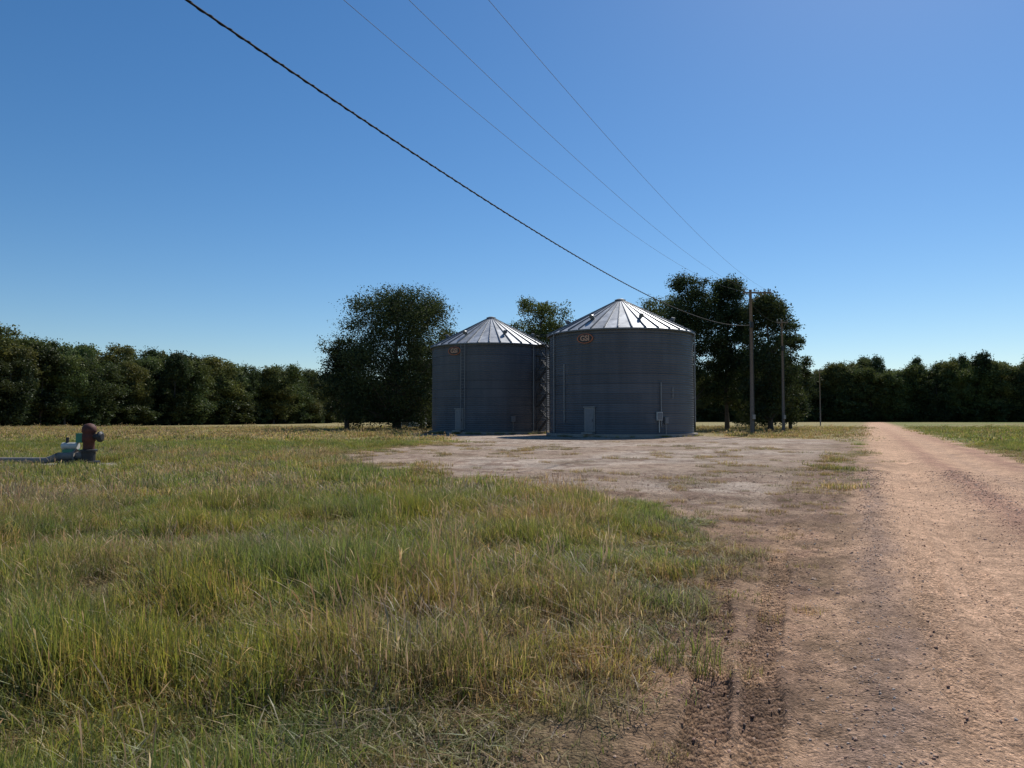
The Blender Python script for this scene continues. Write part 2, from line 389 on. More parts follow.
def do_grass(name, x, y, objs, types, size):
    c, d, g, sd = fields(x, y)
    keep = (x > -.72*y-4) & (x < .74*y+4)
    sil = (np.hypot(x-10, y-68) > 6.9) & (np.hypot(x+2.24, y-79) > 6.6)
    thin = 1-.65*sstep(.60, .70, fbm(x, y, .9, 4, 45))*(y > 5)
    keep &= sil & (rng.random(len(x)) < g*1.15*thin)
    pw = np.exp(-(((x+15.5)/6.5)**2+((y-24.6)/2.2)**2)); keep &= rng.random(len(x)) > pw*1.1
    x, y, d, g, sd = x[keep], y[keep], d[keep], g[keep], sd[keep]
    dr = dryness(x, y)+.25*np.exp(-((d-.6)/1.4)**2)*(y < 34); z = zat(x, y)
    pick = types(dr, d, sd, x, y)
    hm = fbm(x, y, 1.1, 4, 44)
    hmul = (.3+1.25*sstep(.25, .75, hm))*(.5+.5*sstep(.1, 1.5, d))*size*(1-.3*sstep(8, 18, y))
    n = len(x); rot = np.stack([rng.normal(0, .12, n), rng.normal(0, .12, n), rng.uniform(0, 6.28, n)], -1)
    s = rng.uniform(.8, 1.2, n)*size
    hmul = np.where(pick == 7, 1.0, hmul)
    return scatter(name, np.stack([x, y, z], -1), rot, np.stack([s, s, s*hmul], -1), pick, objs)
def t_near(dr, d, sd, x, y):
    r = rng.random(len(dr)); p = rng.integers(0, 3, len(dr))
    p = np.where(dr > .06, 3, p); p = np.where(dr > .32, 4, p)
    e = (d < 1.1) & (r < .8-.5*d); p = np.where(e, 5, p); p = np.where((r > .95) & (r < .97) & (dr > -.1), 4, p)
    p = np.where((fbm(x, y, .9, 4, 45) > .62) & (r < .5), 5, p)
    return np.where((r > .988) & (d > .8), 7, p)
def t_mid(dr, d, sd, x, y):
    r = rng.random(len(dr)); p = np.where(dr > .04, 1, 0); p = np.where(dr > .28, 2, p)
    return np.where((d < 1.2) & (r < .6), 3, p)
def t_far(dr, d, sd, x, y):
    p = np.where(dr > .1, 1, 0); return np.where(dr > .42, 2, p)
x, y = grid(-14, 4, 1.4, 14, .16); do_grass("grass", x, y, near, t_near, 1.0)
x, y = grid(-42, 50, 13, 46, .40); do_grass("grass", x, y, mid, t_mid, 1.0)
x, y = grid(-85, 110, 45, 125, 1.9); do_grass("grass", x, y, farc, t_far, 1.0)
# tufts invading the bare ground
x, y = grid(-8, 14, 2, 50, .32); c, d, g, sd = fields(x, y)
pr = .65*np.exp(-np.clip(-d, 0, 9)/.75)*(g < .6)+.16*(sstep(.53, .65, fbm(x, y, .45, 5, 77)))*(c < -1)+.12*np.exp(-((c+1.4)/.6)**2)
k = (rng.random(len(x)) < pr) & (c < -.5); x, y = x[k], y[k]; n = len(x)
s = rng.uniform(.4, 1.1, n)*np.clip(y/16, .8, 1.6)
scatter("weeds", np.stack([x, y, zat(x, y)], -1), np.stack([0*x, 0*x, rng.uniform(0, 6.28, n)], -1), np.stack([s, s, s*.7], -1), np.where(rng.random(n) < .6, 5, 6), [o.copy() for o in near])
# tall weeds round the bins / poles / pump
def ring_weeds(cx, cy, r0, r1, n, hs):
    a = rng.uniform(0, 6.28, n); r = rng.uniform(r0, r1, n); x = cx+r*np.cos(a); y = cy+r*np.sin(a)
    return x, y, rng.uniform(.4, 1, n)*hs
L_ = [ring_weeds(10, 68, 6.8, 7.3, 60, .8), ring_weeds(-2.24, 79, 6.5, 7.3, 110, 1.3), ring_weeds(20.8, 65, .1, .8, 10, 1.5), ring_weeds(-14.2, 25.2, .3, 1.2, 8, .5), ring_weeds(-12.2, 25.6, .3, 1.6, 16, 1.3)]
x = np.concatenate([l[0] for l in L_]); y = np.concatenate([l[1] for l in L_]); s = np.concatenate([l[2] for l in L_]); n = len(x)
scatter("tall_weeds", np.stack([x, y, zat(x, y)], -1), np.stack([0*x, 0*x, rng.uniform(0, 6.28, n)], -1), np.stack([s*.6, s*.6, s], -1), rng.integers(0, 3, n), [o.copy() for o in mid[:3]])

# ------------------------------------------------------------ stones
def stone(name, seed, col):
    import bmesh
    bm = bmesh.new(); bmesh.ops.create_icosphere(bm, subdivisions=1, radius=1); r = np.random.default_rng(seed)
    for v in bm.verts: v.co *= r.uniform(.7, 1.15); v.co.z *= .6
    me = bpy.data.meshes.new(name); bm.to_mesh(me); bm.free(); me.materials.append(simple(name, col, .95, 0, 2, .25)); return bpy.data.objects.new(name, me)
stones = [stone("stone_0", 1, (.50, .34, .24)), stone("stone_1", 2, (.38, .225, .16)), stone("stone_2", 3, (.50, .41, .34)), stone("stone_3", 4, (.28, .17, .12)), stone("stone_4", 5, (.17, .115, .085))]
def near_stones(n, x0, x1, y0, y1, f, smin, smax, name, pk_=(.34, .27, .15, .16, .08)):
    x = rng.uniform(x0, x1, n); y = y0+(y1-y0)*rng.random(n)**1.5; c, d, g, sd = fields(x, y)
    k = (g < .4) & (x < .72*y+2) & (rng.random(n) < f(x, y, c, d)); x, y = x[k], y[k]; m = len(x)
    s = smin*(smax/smin)**(rng.random(m)**2.0); s = s*np.clip(.8+y/25, 1, 2.2)
    pk = rng.choice(5, m, p=pk_)
    scatter(name, np.stack([x, y, zat(x, y)+s*.15], -1), rng.uniform(0, 6.28, (m, 3))*np.array([.08, .08, 1]), np.stack([s]*3, -1), pk, [o.copy() for o in stones])
near_stones(130000, -1, 14, 2, 22, lambda x, y, c, d: .14+.75*np.exp(-((c-.02)/.3)**2)+.7*np.exp(-((c-2.35)/.5)**2)+.6*np.exp(-((c-4.9)/.6)**2)+.3*np.exp(-((c+.8)/.3)**2)+.2*(c < -1.5), .004, .014, "gravel")
near_stones(1800, -2, 14, 2.2, 20, lambda x, y, c, d: np.where((c < .1) & (c > -3), .45, .04), .008, .030, "dirt_clods", (.3, .3, .05, .25, .1))

# ------------------------------------------------------------ trees
def tree_mesh(name, H, W, cb, seed, ncl, lpc, leaf, kind='oak', tints=((.045, .075, .022), (.07, .105, .03)), trunk=.35, lean=0, ex=.6, cs=(.055, .13)):
    r = np.random.default_rng(seed); g = Geo()
    tp = []; nseg = 7; topz = H*.86
    for i in range(nseg+1):
        t = i/nseg; tp.append((lean*t*t+math.sin(t*4+seed)*.02*H*t, math.cos(t*3+seed)*.015*H*t, topz*t-.15*(i == 0)))
    g.tube(tp, [trunk*(1.35 if i == 0 else 1)*(1-.85*i/nseg) for i in range(nseg+1)], 8, 0)
    def tpos(z):
        t = max(0, min(1, z/topz))*nseg; i = min(int(t), nseg-1); f = t-i; return Vector(tp[i]).lerp(Vector(tp[i+1]), f)
    def env(t):
        if kind == 'tall': return math.sin(math.pi*(.16+.76*t))**.55*(1-.15*t)
        return math.sin(math.pi*(.18+.70*t))**ex
    cen = []; rad = []; br = []
    lob = r.uniform(.70, 1.15, 12)
    for i in range(ncl):
        t = r.random()**(.9); a = r.random()*2*math.pi
        la = lob[(int(a/6.2832*6) % 6)+(6 if t > .5 else 0)]*r.uniform(.85, 1.08)
        rr = W/2*env(t)*la*math.sqrt(r.uniform(.08, 1))
        z = cb+(H-cb)*t*.97
        p = tpos(z*.9)+Vector((rr*math.cos(a), rr*math.sin(a), 0)); p.z = z
        cr = W*r.uniform(*cs)
        p.x -= (p.x-tpos(z).x)*cr/(W/2)*.6; p.y -= (p.y-tpos(z).y)*cr/(W/2)*.6; p.z -= cr*.4
        cen.append(p); rad.append(cr); br.append(r.uniform(0, 1))
        if i % 2 == 0:
            s = tpos(max(cb*.75, z-rr*r.uniform(.35, .8)-.05*H)); mpt = s.lerp(p, .5)+Vector((0, 0, -.04*rr if kind == 'oak' else .0))
            w = trunk*.28*(1-.6*t); g.tube([s, mpt, p], [w, w*.6, w*.2], 5, 0, cap=False)
    if kind != 'oak':
        for i in range(8):
            z = r.uniform(.2, 1)*cb; a = r.random()*6.28; s = tpos(z); L = r.uniform(.4, 1.4)
            g.tube([s, s+Vector((math.cos(a)*L, math.sin(a)*L, r.uniform(-.1, .4)))], [trunk*.12, .01], 4, 0, cap=False)
    bm = g.v; nb = len(bm)
    cen = np.array([tuple(c) for c in cen]); rad = np.array(rad); br = np.array(br)
    ci = r.choice(ncl, ncl*lpc, p=rad**2/np.sum(rad**2)); n = len(ci)
    dv = r.normal(size=(n, 3)); dv /= np.linalg.norm(dv, axis=1)[:, None]
    lump = 1+.24*np.sin(dv[:, 0:1]*5+ci[:, None])+.22*np.sin(dv[:, 1:2]*6+ci[:, None]*2.3)+.2*np.sin(dv[:, 2:3]*6+ci[:, None]*1.7)
    rr = (r.random(n)**.5)[:, None]*lump*(1+.06*np.abs(r.normal(size=(n, 1))))
    P = cen[ci]+dv*rr*rad[ci][:, None]*np.array([1.2, 1.2, .95])
    P[:, 2] = np.maximum(P[:, 2], .15)
    u = r.normal(size=(n, 3)); u[:, 2] *= .6; u /= np.linalg.norm(u, axis=1)[:, None]
    v = np.cross(u, r.normal(size=(n, 3))); v /= np.linalg.norm(v, axis=1)[:, None]
    s = (leaf*r.uniform(.5, 1.3, n))[:, None]*.5
    V = np.stack([P-u*s, P-v*s*.62+u*s*.1, P+u*s, P+v*s*.62+u*s*.1], 1).reshape(-1, 3)
    F = np.arange(n*4).reshape(n, 4)+nb
    t0, t1 = np.array(tints[0]), np.array(tints[1])
    k = np.clip(br[ci]*.7+.3*r.random(n), 0, 1)[:, None]
    ti = (t0*(1-k)+t1*k)*r.uniform(.75, 1.25, (n, 1))
    gf = [f for f in g.f if len(f) == 4]
    verts = np.concatenate([np.array(bm), V]); faces = np.concatenate([np.array(gf), F])
    mi = np.concatenate([np.zeros(len(gf)), np.ones(n)]); tint = np.concatenate([np.full((len(gf), 3), .1), ti])
    return mesh_np(name, verts, faces, [M_bark, M_leaf], mi, tint)
def W_(px, D): return (px-512)/740*D
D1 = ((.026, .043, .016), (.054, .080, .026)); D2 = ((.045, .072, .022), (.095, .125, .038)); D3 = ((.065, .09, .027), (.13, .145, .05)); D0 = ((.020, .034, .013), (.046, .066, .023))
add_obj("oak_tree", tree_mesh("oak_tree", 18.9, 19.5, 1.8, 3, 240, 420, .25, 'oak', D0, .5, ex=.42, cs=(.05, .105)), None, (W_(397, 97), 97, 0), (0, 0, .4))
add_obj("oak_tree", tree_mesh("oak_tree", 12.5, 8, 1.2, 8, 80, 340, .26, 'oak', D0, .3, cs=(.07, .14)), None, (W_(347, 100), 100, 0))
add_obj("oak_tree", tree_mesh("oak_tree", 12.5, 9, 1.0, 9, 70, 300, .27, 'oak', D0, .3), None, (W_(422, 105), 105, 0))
add_obj("oak_tree", tree_mesh("oak_tree", 18.4, 12, 6, 11, 110, 320, .26, 'oak', D2, .35, cs=(.06, .13)), None, (W_(539, 103), 103, 0))
add_obj("oak_tree", tree_mesh("oak_tree", 14.6, 8, 3, 14, 60, 260, .3, 'oak', D1, .3), None, (W_(455, 110), 110, 0))
add_obj("oak_tree", tree_mesh("oak_tree", 18.8, 12, 4, 16, 120, 320, .26, 'oak', D2, .35, cs=(.06, .13)), None, (W_(657, 103), 103, 0))
add_obj("pine_tree", tree_mesh("pine_tree", 20.0, 9.0, 5.0, 21, 160, 300, .24, 'tall', D1, .26, cs=(.07, .14)), None, (W_(693, 93), 93, 0))
add_obj("pine_tree", tree_mesh("pine_tree", 19.9, 8.6, 4.4, 23, 160, 300, .24, 'tall', D1, .28, cs=(.07, .14)), None, (W_(727, 95), 95, 0))
add_obj("oak_tree", tree_mesh("oak_tree", 17.0, 10, 1.8, 26, 160, 320, .25, 'tall', D1, .3, cs=(.06, .12)), None, (W_(770, 90), 90, 0))
add_obj("oak_tree", tree_mesh("oak_tree", 12.5, 7.5, 1.6, 29, 85, 290, .26, 'oak', D1, .22), None, (W_(790, 96), 96, 0))
add_obj("oak_tree", tree_mesh("oak_tree", 12.0, 9, 1.2, 31, 90, 280, .28, 'oak', D1, .22), None, (W_(752, 108), 108, 0))
protos = [bpy.data.objects.new("forest_part_%d" % i, m) for i, m in enumerate([
    tree_mesh("t0", 16, 10.5, 3.0, 41, 80, 210, .42, 'oak', D2, .22, cs=(.07, .15)), tree_mesh("t1", 17.5, 9, 4, 42, 70, 210, .4, 'tall', D1, .2, cs=(.07, .15)),
    tree_mesh("t2", 14.5, 11.5, 2.0, 43, 80, 210, .42, 'oak', D1, .22, cs=(.06, .14)), tree_mesh("t3", 16.5, 8.5, 4.5, 44, 60, 210, .4, 'oak', D3, .2, cs=(.08, .16)),
    tree_mesh("t4", 15.5, 10, 2.5, 46, 70, 210, .42, 'oak', D3, .22, cs=(.07, .15)), tree_mesh("t5", 5, 7, .1, 45, 34, 140, .42, 'oak', D1, .08)])]
def treeline(pts, hs, depth, step, name, seed, op):
    r = np.random.default_rng(seed); P = []; S = []; K = []
    for (a, b), (h0, h1) in zip(zip(pts[:-1], pts[1:]), zip(hs[:-1], hs[1:])):
        a = Vector(a); b = Vector(b); L = (b-a).length; dr = (b-a)/L; nrm = Vector((-dr.y, dr.x))*op
        for row in range(depth):
            t = 0
            while t < L:
                p = a+dr*t+nrm*(row*6+r.uniform(-3, 3)); h = (h0+(h1-h0)*t/L)*r.uniform(.78, 1.04)/16
                P.append((p.x, p.y, -.1)); wv = r.uniform(.8, 1.35)*min(h, 1.3); S.append((wv, wv*r.uniform(.85, 1.15), h)); K.append(int(r.choice(5, p=[.27, .15, .25, .13, .2])))
                if row < 2 or row == depth-1:
                    for _ in range(2):
                        q = a+dr*(t+r.uniform(-3, 3))+nrm*(row*6+r.uniform(-3, 1)); k = r.uniform(.5, 1.3)*h; P.append((q.x, q.y, -.3)); S.append((k*1.3, k*1.3, k)); K.append(5)
                t += step*r.uniform(.5, 1.4)
    n = len(P); scatter(name, P, np.stack([r.normal(0, .03, n), r.normal(0, .03, n), r.uniform(0, 6.28, n)], -1), S, K, [o.copy() for o in protos])
treeline([(-150, 10), (-108, 80), (-88, 127), (-72, 172), (-63, 202), (-58, 232)], [16.7, 16.7, 16.8, 16.5, 16.2, 16.5], 4, 4.8, "treeline", 1, 1)
treeline([(-90, 250), (-10, 285), (60, 300), (135, 305), (230, 285), (330, 255)], [17, 19, 22, 25.5, 25, 24], 4, 5.8, "treeline", 2, 1)

# ------------------------------------------------------------ grain bins
def ring_wall(Rr, Hh, seed):
    r = np.random.default_rng(seed); n = 144; pitch = .2; rows = int(Hh/pitch*6); V = []; F = []; T = []
    zz = np.linspace(0, Hh, rows+1); ringh = .84
    lap = np.where((zz % ringh) < .05, .012, 0)
    rad = Rr+.016*np.sin(zz/pitch*2*math.pi)+lap
    th = np.arange(n)/n*2*math.pi
    V = np.stack([(rad[:, None]*np.cos(th)), (rad[:, None]*np.sin(th)), np.repeat(zz[:, None], n, 1)], -1).reshape(-1, 3)
    i = np.arange(rows)[:, None]; k = np.arange(n)[None]; k2 = (k+1) % n
    F = np.stack([i*n+k, i*n+k2, (i+1)*n+k2, (i+1)*n+k], -1).reshape(-1, 4)
    nr = int(Hh/ringh)+2; ns = 16; tt = r.uniform(.88, 1.1, (nr, ns)); zi = (zz[:-1]/ringh).astype(int)
    kk = ((np.arange(n)[None]+zi[:, None]*5) % n)*ns//n
    T = tt[zi[:, None], kk]*np.where((zz[:-1] % ringh) < .06, .68, 1)[:, None]
    return V, F, np.repeat(T.reshape(-1, 1), 3, 1)
def silo(name, cx, cy, Rr, Hh, peak, seed, feats):
    e = empty(name, (cx, cy, 0)); V, F, T = ring_wall(Rr, Hh, seed)
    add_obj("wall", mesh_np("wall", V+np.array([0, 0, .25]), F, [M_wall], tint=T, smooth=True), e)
    g = Geo(); g.lathe([(Rr+.35, -.2), (Rr+.35, .25), (Rr-.3, .25)], 72); add_obj("foundation", g.mesh("f", [M_conc]), e)
    # roof panels
    He = Hh+.25; n = 36; r = np.random.default_rng(seed+5); rt = .42
    V = []; F = []; T = []; Ro = Rr+.22; sl = (peak-He)/(Rr-rt); zo = He-sl*.22
    for k in range(n):
        a0, a1 = 2*math.pi*k/n, 2*math.pi*(k+1)/n; b = len(V)
        rs = np.linspace(Ro, rt, 5)
        for q in rs:
            z = peak-sl*(q-rt)
            for a in (a0, a1): V.append((q*math.cos(a), q*math.sin(a), z+.06))
        for j in range(4): F.append((b+2*j, b+2*j+1, b+2*j+3, b+2*j+2)); T.append([r.uniform(.78, 1.12)]*3)
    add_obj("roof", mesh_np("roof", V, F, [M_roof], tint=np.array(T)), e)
    g = Geo()
    for k in range(n):
        a = 2*math.pi*k/n; p0 = Vector((Ro*math.cos(a), Ro*math.sin(a), peak-sl*(Ro-rt)+.06)); p1 = Vector((rt*math.cos(a), rt*math.sin(a), peak+.06))
        sd_ = Vector((-math.sin(a), math.cos(a), 0))*.06; up = Vector((0, 0, .14)); b = len(g.v)
        for p, wq in ((p0, 1.0), (p1, .35)):
            for s_, u_ in ((-1, 0), (-.6, 1), (.6, 1), (1, 0)): g.v.append(tuple(p+sd_*s_*wq+up*u_*wq-Vector((0, 0, .01))))
        for j in range(3): g.f.append((b+j, b+j+1, b+j+5, b+j+4)); g.m.append(0)
        g.f.append((b, b+1, b+2, b+3)); g.m.append(0)
    add_obj("roof_ribs", g.mesh("ribs", [M_rib]), e)
    g = Geo(); g.lathe([(Ro-.02, zo-.06), (Ro+.02, zo-.06), (Ro+.02, zo+.055), (Ro-.02, zo+.055)], 72, 0)
    g.lathe([(Rr+.005, He-.02), (Ro-.03, zo-.05)], 72, 1)
    add_obj("eave", g.mesh("eave", [M_rib, M_dark]), e)
    g = Geo(); g.lathe([(rt+.05, 0), (rt+.05, .14), (rt+.1, .16), (rt*.6, .26), (.02, .3)], 24, 0, (0, 0, peak-.02)); add_obj("roof_cap", g.mesh("cap", [M_rib]), e)
    g = Geo()
    for k in range(7):     # roof vents
        a = 2*math.pi*k/7+.35+seed; q = Rr*.72; z = peak-sl*(q-rt); p = Vector((q*math.cos(a), q*math.sin(a), z)); o2 = Vector((math.cos(a), math.sin(a), 0))
        g.tube([p, p+Vector((0, 0, .22)), p+o2*.12+Vector((0, 0, .32)), p+o2*.34+Vector((0, 0, .24))], [.14, .14, .17, .2], 10, 0)
    add_obj("roof_vents", g.mesh("vents", [M_rib]), e)
    # things on the wall, by angle from the side facing the camera
    fa = math.atan2(-cy, -cx)
    def P(u, z, off=0.0): a = fa+u; return Vector(((Rr+off)*math.cos(a), (Rr+off)*math.sin(a), z)), a
    for kind, u, *ar in feats:
        g = Geo()
        if kind == 'door':
            p, a = P(u, 1.45, .03); rz = a
            g.box(p, (.10, .95, 2.0), 0, rz); p2, _ = P(u, 1.45, .10); g.box(p2, (.05, .78, 1.8), 1, rz)
            pl, _ = P(u, 2.52, .08); g.box(pl, (.2, 1.1, .08), 0, rz); ph, _ = P(u+.045, 1.4, .15); g.box(ph, (.05, .04, .22), 2, rz)
            ps, _ = P(u, .33, .35); g.box(ps, (.6, 1.0, .14), 0, rz)
            add_obj("walk_in_door", g.mesh("door", [M_pipe, M_door, M_dark]), e)
        elif kind == 'ladder':
            z0, z1, cage = ar; p, a = P(u, 0, .18); t = Vector((-math.sin(a), math.cos(a), 0)); o_ = Vector((math.cos(a), math.sin(a), 0))
            for s_ in (-.22, .22): g.tube([p+t*s_+Vector((0, 0, z0)), p+t*s_+Vector((0, 0, z1))], [.03, .03], 6)
            z = z0+.2
            while z < z1: g.tube([p-t*.22+Vector((0, 0, z)), p+t*.22+Vector((0, 0, z))], [.016, .016], 5); z += .3
            z = z0+.5
            while z < z1: g.tube([p-t*.22+Vector((0, 0, z)), p-t*.22-o_*.2+Vector((0, 0, z))], [.02, .02], 5); g.tube([p+t*.22+Vector((0, 0, z)), p+t*.22-o_*.2+Vector((0, 0, z))], [.02, .02], 5); z += 1.7
            add_obj("ladder", g.mesh("ladder", [M_pipe]), e)
        elif kind == 'pipe':
            z0, z1, rr = ar; p, a = P(u, z0, .1); q, _ = P(u, z1, .1); g.tube([p, q], [rr, rr], 8); 
            for z in (z0+.3, z1-.3): b_, _ = P(u, z, .05); g.box(b_, (.12, .14, .05), 0, a)
            add_obj("conduit", g.mesh("conduit", [M_pipe]), e)
        elif kind == 'box':
            z, w, h, mt = ar; p, a = P(u, z, .14); g.box(p, (.2, w, h), 0, a); p2, _ = P(u, z, .25); g.box(p2, (.02, w*.85, h*.85), 1, a)
            p3, _ = P(u, z-h*.5-.5, .1); g.box(p3, (.05, .06, 1.0), 0, a)
            add_obj("control_box", g.mesh("box", [mt, M_door]), e)
        elif kind == 'sign':
            z = ar[0]; p, a = P(u, z, .09); n_ = 40; w, h = .78, .42; t = Vector((-math.sin(a), math.cos(a), 0)); o_ = Vector((math.cos(a), math.sin(a), 0))
            def ell(s, off): return [p+t*(s*w*math.cos(q))+Vector((0, 0, s*h*math.sin(q)))+o_*off for q in np.linspace(0, 2*math.pi, n_, endpoint=False)]
            for (s, m_, off) in ((1.0, 0, .0), (.86, 1, .012)):
                b = len(g.v); g.v += [tuple(v) for v in ell(s, off-.05)]+[tuple(v) for v in ell(s, off)]
                g.f.append(tuple(b+n_+i for i in range(n_))); g.m.append(m_)
                for i in range(n_): g.f.append((b+i, b+(i+1) % n_, b+n_+(i+1) % n_, b+n_+i)); g.m.append(m_)
            add_obj("sign_plate", g.mesh("sign", [M_orange, M_dark]), e)
            cu = bpy.data.curves.new("lettering", 'FONT'); cu.body = "GSI"; cu.size = .62; cu.align_x = 'CENTER'; cu.align_y = 'CENTER'; cu.extrude = .008; cu.offset = .02
            cu.materials.append(M_cream); to = add_obj("lettering", cu, e, p+o_*.03); to.rotation_euler = (math.pi/2, 0, a+math.pi/2)
    return e
silo("grain_silo", 10.0, 68, 6.5, 8.95, 12.35, 1, [('door', -.41), ('sign', -.47, 8.35), ('pipe', -.83, 1.2, 6.3, .05), ('pipe', .53, .9, 4.6, .05), ('box', .50, 1.75, .5, .7, M_white), ('box', .60, 1.4, .35, .5, M_pipe),
      ('ladder', 1.35, 1.2, 9.2, False), ('pipe', -1.1, .3, 9, .06), ('pipe', .72, 3.2, 4.2, .03)])
silo("grain_silo", -2.24, 79, 6.25, 8.85, 12.2, 2, [('door', -.52), ('sign', -.62, 8.3), ('ladder', -.45, .5, 9.1, False), ('pipe', .74, .3, 8.8, .05), ('pipe', 1.12, .3, 8.8, .06), ('box', .35, 1.5, .4, .55, M_pipe)])
# stair tower between the bins
e = empty("stair_tower", (3.15, 75.2, 0), (0, 0, -.35)); g = Geo(); w2 = .55; Ht = 9.0
for sx in (-1, 1):
    for sy in (-1, 1): g.box((sx*w2, sy*w2, Ht/2), (.09, .09, Ht))
add_obj("legs", g.mesh("legs", [M_stair]), e)
g = Geo(); k = 0; z = .1
while z < Ht-1.3:
    s = 1 if k % 2 == 0 else -1; yy = -.3 if s > 0 else .3
    for st in range(6): g.box((-s*.45+s*.9*(st+.5)/6, yy, z+1.3*(st+.5)/6), (.2, .5, .04))
    g.tube([(-s*.5, yy-.26, z), (s*.5, yy-.26, z+1.3)], [.07, .07], 5); g.tube([(-s*.5, yy+.26, z), (s*.5, yy+.26, z+1.3)], [.07, .07], 5)
    g.tube([(-s*.5, yy-.28, z+.9), (s*.5, yy-.28, z+2.2)], [.03, .03], 5)
    z += 1.3; k += 1; g.box((s*.42, 0, z), (.3, 1.1, .05)); 
    for q in (-1, 1): g.box((0, q*(w2+.0), z+.03), (1.0, .05, .07)); g.box((q*(w2), 0, z+.11), (.05, 1.0, .07))
add_obj("flights", g.mesh("flights", [M_stair]), e)
g = Geo(); g.box((0, 0, Ht+.03), (1.3, 1.3, .06)); 
for q in (-1, 1): g.tube([(q*.6, -.6, Ht+1), (q*.6, .6, Ht+1)], [.025, .025], 5); g.tube([(-.6, q*.6, Ht+1), (.6, q*.6, Ht+1)], [.025, .025], 5); g.tube([(q*.6, -.6, Ht), (q*.6, -.6, Ht+1)], [.025, .025], 5); g.tube([(q*.6, .6, Ht), (q*.6, .6, Ht+1)], [.025, .025], 5)
add_obj("platform", g.mesh("platform", [M_stair]), e)

# ------------------------------------------------------------ poles + wires
def pole(x, y, H, r, arm=None, armz=-.35, off=0.0, extra=True):
    e = empty("utility_pole", (x, y, 0)); g = Geo()
    g.tube([(0, 0, -.3), (.03, 0, H*.5), (0, 0, H)], [r*1.25, r, r*.75], 10, 0); add_obj("post", g.mesh("post", [M_wood], True), e)
    if arm:
        g = Geo(); g.box((off, -r-.06, H+armz), (arm, .11, .14), 0); g.tube([(off-arm*.35, -r-.06, H+armz), (0, -r, H+armz-.8)], [.025, .025], 5); g.tube([(off+arm*.35, -r-.06, H+armz), (0, -r, H+armz-.8)], [.025, .025], 5)
        add_obj("crossarm", g.mesh("arm", [M_wood]), e); g = Geo()
        for s in (-.46, -.1, .46): g.lathe([(.02, 0), (.03, .08), (.075, .1), (.05, .16), (.075, .2), (.04, .27), (.01, .29)], 10, 0, (off+arm*s, -r-.06, H+armz+.07))
        add_obj("insulators", g.mesh("ins", [M_porc], True), e)
    if extra:
        g = Geo(); g.box((0, -r-.08, H-3.2), (.28, .2, .5), 0); g.tube([(.12, -r, H-3.4), (.13, -r*1.1, .2)], [.025, .025], 6, 0); g.box((.05, -r*1.2-.08, 1.7), (.25, .18, .4), 1)
        add_obj("pole_fittings", g.mesh("fit", [M_dark, M_pipe]), e)
    return e
PX, PY = W_(752, 66), 66
pole(PX, PY, 13.1, .17, 2.5, -.3, .55)
pole(W_(783, 80), 80, 12.3, .13, 1.2)
pole(W_(820, 150), 150, 11.5, .10, 1.4, extra=False)
pole(-18.8, -20, 13.1, .15, 2.5, -.3, .3)
def wire(name, f, y0, y1, xa, xb, rad, mat, n=60):
    cu = bpy.data.curves.new(name, 'CURVE'); cu.dimensions = '3D'; cu.bevel_depth = rad; cu.bevel_resolution = 2; sp = cu.splines.new('POLY'); sp.points.add(n)
    for i in range(n+1):
        t = i/n; y = y0+(y1-y0)*t; sp.points[i].co = (xa+(xb-xa)*t, y, f(y), 1)
    cu.materials.append(mat); return add_obj(name, cu)
wire("service_cable", lambda y: 7.05+.0018*(y-26)**2, -20, PY, PX-.466*86, PX, .017, M_wire, 90)
cu = bpy.data.curves.new("messenger", 'CURVE'); cu.dimensions = '3D'; cu.bevel_depth = .009; sp = cu.splines.new('POLY'); n = 2600; sp.points.add(n)
for i in range(n+1):
    y = 5+(PY-5)*i/n; ph = y*2*math.pi/.34; sp.points[i].co = (PX+.466*(y-PY)+.018*math.cos(ph), y, 7.05+.0018*(y-26)**2+.018*math.sin(ph), 1)
cu.materials.append(M_wire); add_obj("service_cable", cu)
for off, zm in ((-.6, 9.7), (.3, 10.1), (1.7, 10.4)):
    kf = (12.98-zm)/43**2
    wire("power_line", lambda y, zm=zm, kf=kf: zm+kf*(y-23)**2, -20, PY, PX+off-.466*86, PX+off, .0055, M_wire_thin)
x2, y2 = W_(783, 80), 80; x3, y3 = W_(820, 150), 150
wire("power_line", lambda y: 11.9-.0+(.01*(y-73)**2-.49)*1.0, PY, y2, PX, x2, .012, M_wire)
wire("power_line", lambda y: 9.2+.0009*(y-120)**2, y2, y3, x2, x3, .012, M_wire)

# ------------------------------------------------------------ irrigation pump (left)
px, py = W_(90, 25.0), 25.0
e = empty("irrigation_pump", (px, py, float(zat(np.array([px]), np.array([py]))[0]))); e.scale = (1.05,)*3
g = Geo(); g.lathe([(.34, 0), (.34, .12), (.2, .13), (.2, .42), (.26, .43), (.26, .48), (.19, .5)], 20, 0); g.box((0, 0, -.02), (1.0, .9, .1), 1); add_obj("discharge_head", g.mesh("h", [M_dark, M_conc]), e)
g = Geo(); g.lathe([(.17, .5), (.17, .75), (.2, .77), (.2, .95), (.18, 1.02), (.22, 1.05), (.21, 1.2), (.13, 1.3), (.02, 1.33)], 20, 0); add_obj("gear_drive", g.mesh("gd", [M_rust], True), e)
g = Geo(); g.tube([(.15, 0, .9), (.36, -.05, .9)], [.1, .09], 12, 0); g.tube([(.32, -.05, .9), (.36, -.05, .9), (.42, -.06, .9), (.46, -.06, .9)], [.1, .17, .17, .1], 20, 0); add_obj("drive_pulley", g.mesh("dp", [M_dark]), e)
g = Geo(); g.tube([(-.15, 0, .3), (-.5, -.03, .3), (-.62, -.04, .28), (-.95, -.05, .28)], [.12, .12, .12, .12], 14, 0); g.tube([(-.36, -.02, .3), (-.42, -.02, .3)], [.2, .2], 16, 0)
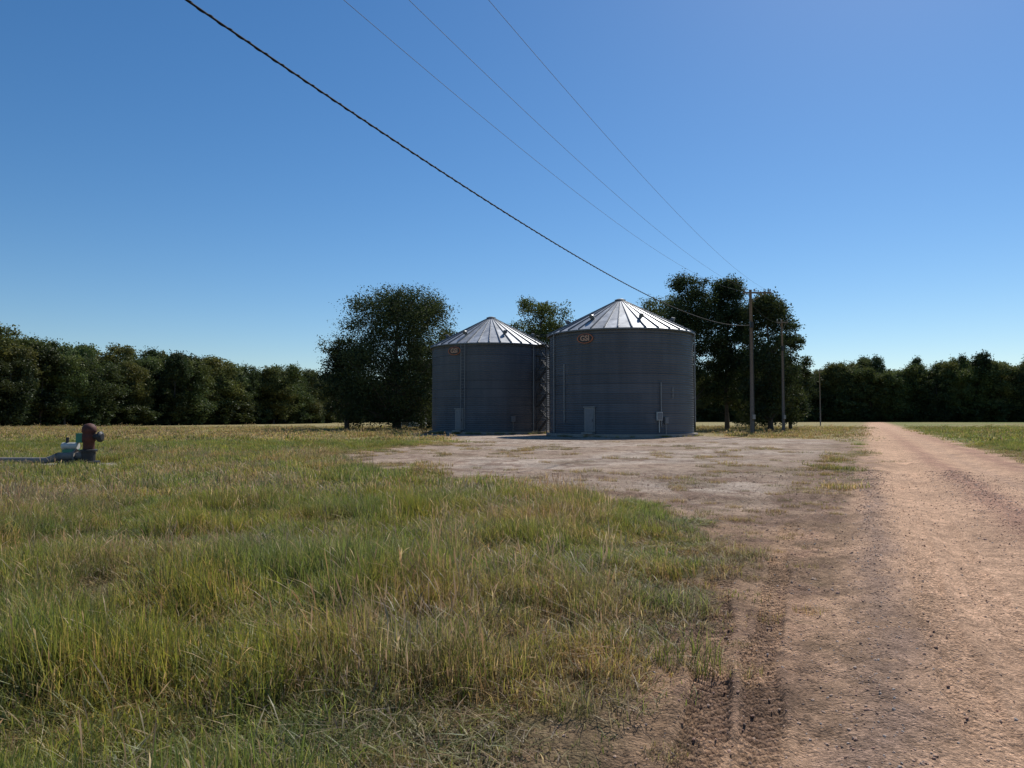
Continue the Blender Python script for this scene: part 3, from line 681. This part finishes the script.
g.tube([(-.95, -.05, .28), (-1.1, -.05, .2), (-1.35, -.05, .14), (-9, .1, .14)], [.12, .12, .1, .1], 12, 0); add_obj("discharge_pipe", g.mesh("pp", [M_ipipe], True), e)
g = Geo(); g.tube([(-.9, .1, .6), (-.4, .1, .6)], [.11, .11], 16, 0); g.box((-.62, .1, .42), (.4, .3, .16), 1); g.box((-.3, .05, .86), (.2, .2, .3), 1); g.tube([(-.75, .1, .68), (-.75, .1, .88)], [.05, .05], 8, 2); g.box((-.62, .1, .17), (.66, .35, .34), 2)
add_obj("primer_tank", g.mesh("pt", [M_white, M_green, M_dark]), e)

# ------------------------------------------------------------ small white shed beyond the oak
def shed(x, y, w, d_, h, rz):
    e = empty("white_shed", (x, y, 0), (0, 0, rz)); g = Geo(); g.box((0, 0, h/2), (w, d_, h)); add_obj("walls", g.mesh("w", [M_white]), e)
    g = Geo(); rw, rd = w/2+.2, d_/2+.25
    g.v = [(-rw, -rd, h-.05), (rw, -rd, h-.05), (rw, rd, h-.05), (-rw, rd, h-.05), (-rw, 0, h+.7), (rw, 0, h+.7)]
    g.f = [(0, 1, 5, 4), (2, 3, 4, 5), (0, 4, 3), (1, 2, 5), (0, 3, 2, 1)]; g.m = [0]*5; add_obj("roof", g.mesh("r", [M_pipe]), e)
    g = Geo(); g.box((-w*.2, -d_/2-.02, 1.0), (.9, .06, 2.0)); g.box((w*.22, -d_/2-.02, 1.5), (.8, .06, .7)); add_obj("door_and_window", g.mesh("dw", [M_window]), e)
shed(W_(413, 120), 120, 3.4, 4, 2.3, -.2)

# ------------------------------------------------------------ light, sky, camera
w = bpy.data.worlds.new("World"); scene.world = w; w.use_nodes = True; nt = w.node_tree
sky = N(nt, 'ShaderNodeTexSky', sky_type='NISHITA'); sky.sun_disc = False; sky.sun_elevation = R(SUN_EL); sky.sun_rotation = R(SUN_AZ)
sky.air_density = 1.0; sky.dust_density = .2; sky.ozone_density = 4.5; sky.altitude = 0
hs = N(nt, 'ShaderNodeHueSaturation'); hs.inputs['Saturation'].default_value = 1.22
nt.links.new(sky.outputs[0], hs.inputs['Color']); nt.links.new(hs.outputs[0], nt.nodes['Background'].inputs[0]); nt.nodes['Background'].inputs[1].default_value = .10
sl = bpy.data.lights.new("sun", 'SUN'); sl.energy = 5.0; sl.angle = R(.5); sl.color = (1, .95, .87)
so = bpy.data.objects.new("sun", sl); scene.collection.objects.link(so)
dv = Vector((math.sin(R(SUN_AZ))*math.cos(R(SUN_EL)), math.cos(R(SUN_AZ))*math.cos(R(SUN_EL)), math.sin(R(SUN_EL))))
so.rotation_euler = dv.to_track_quat('Z', 'Y').to_euler(); so.location = (0, 0, 50)
cam = bpy.data.cameras.new("camera"); co = bpy.data.objects.new("camera", cam); scene.collection.objects.link(co)
co.location = (0, 0, 1.6); co.rotation_euler = (R(90+2.63), 0, 0); cam.sensor_width = 36; cam.lens = 740/1024*36; cam.clip_start = .05; cam.clip_end = 5000
scene.camera = co
scene.view_settings.view_transform = 'Standard'; scene.view_settings.look = 'None'; scene.view_settings.exposure = 0
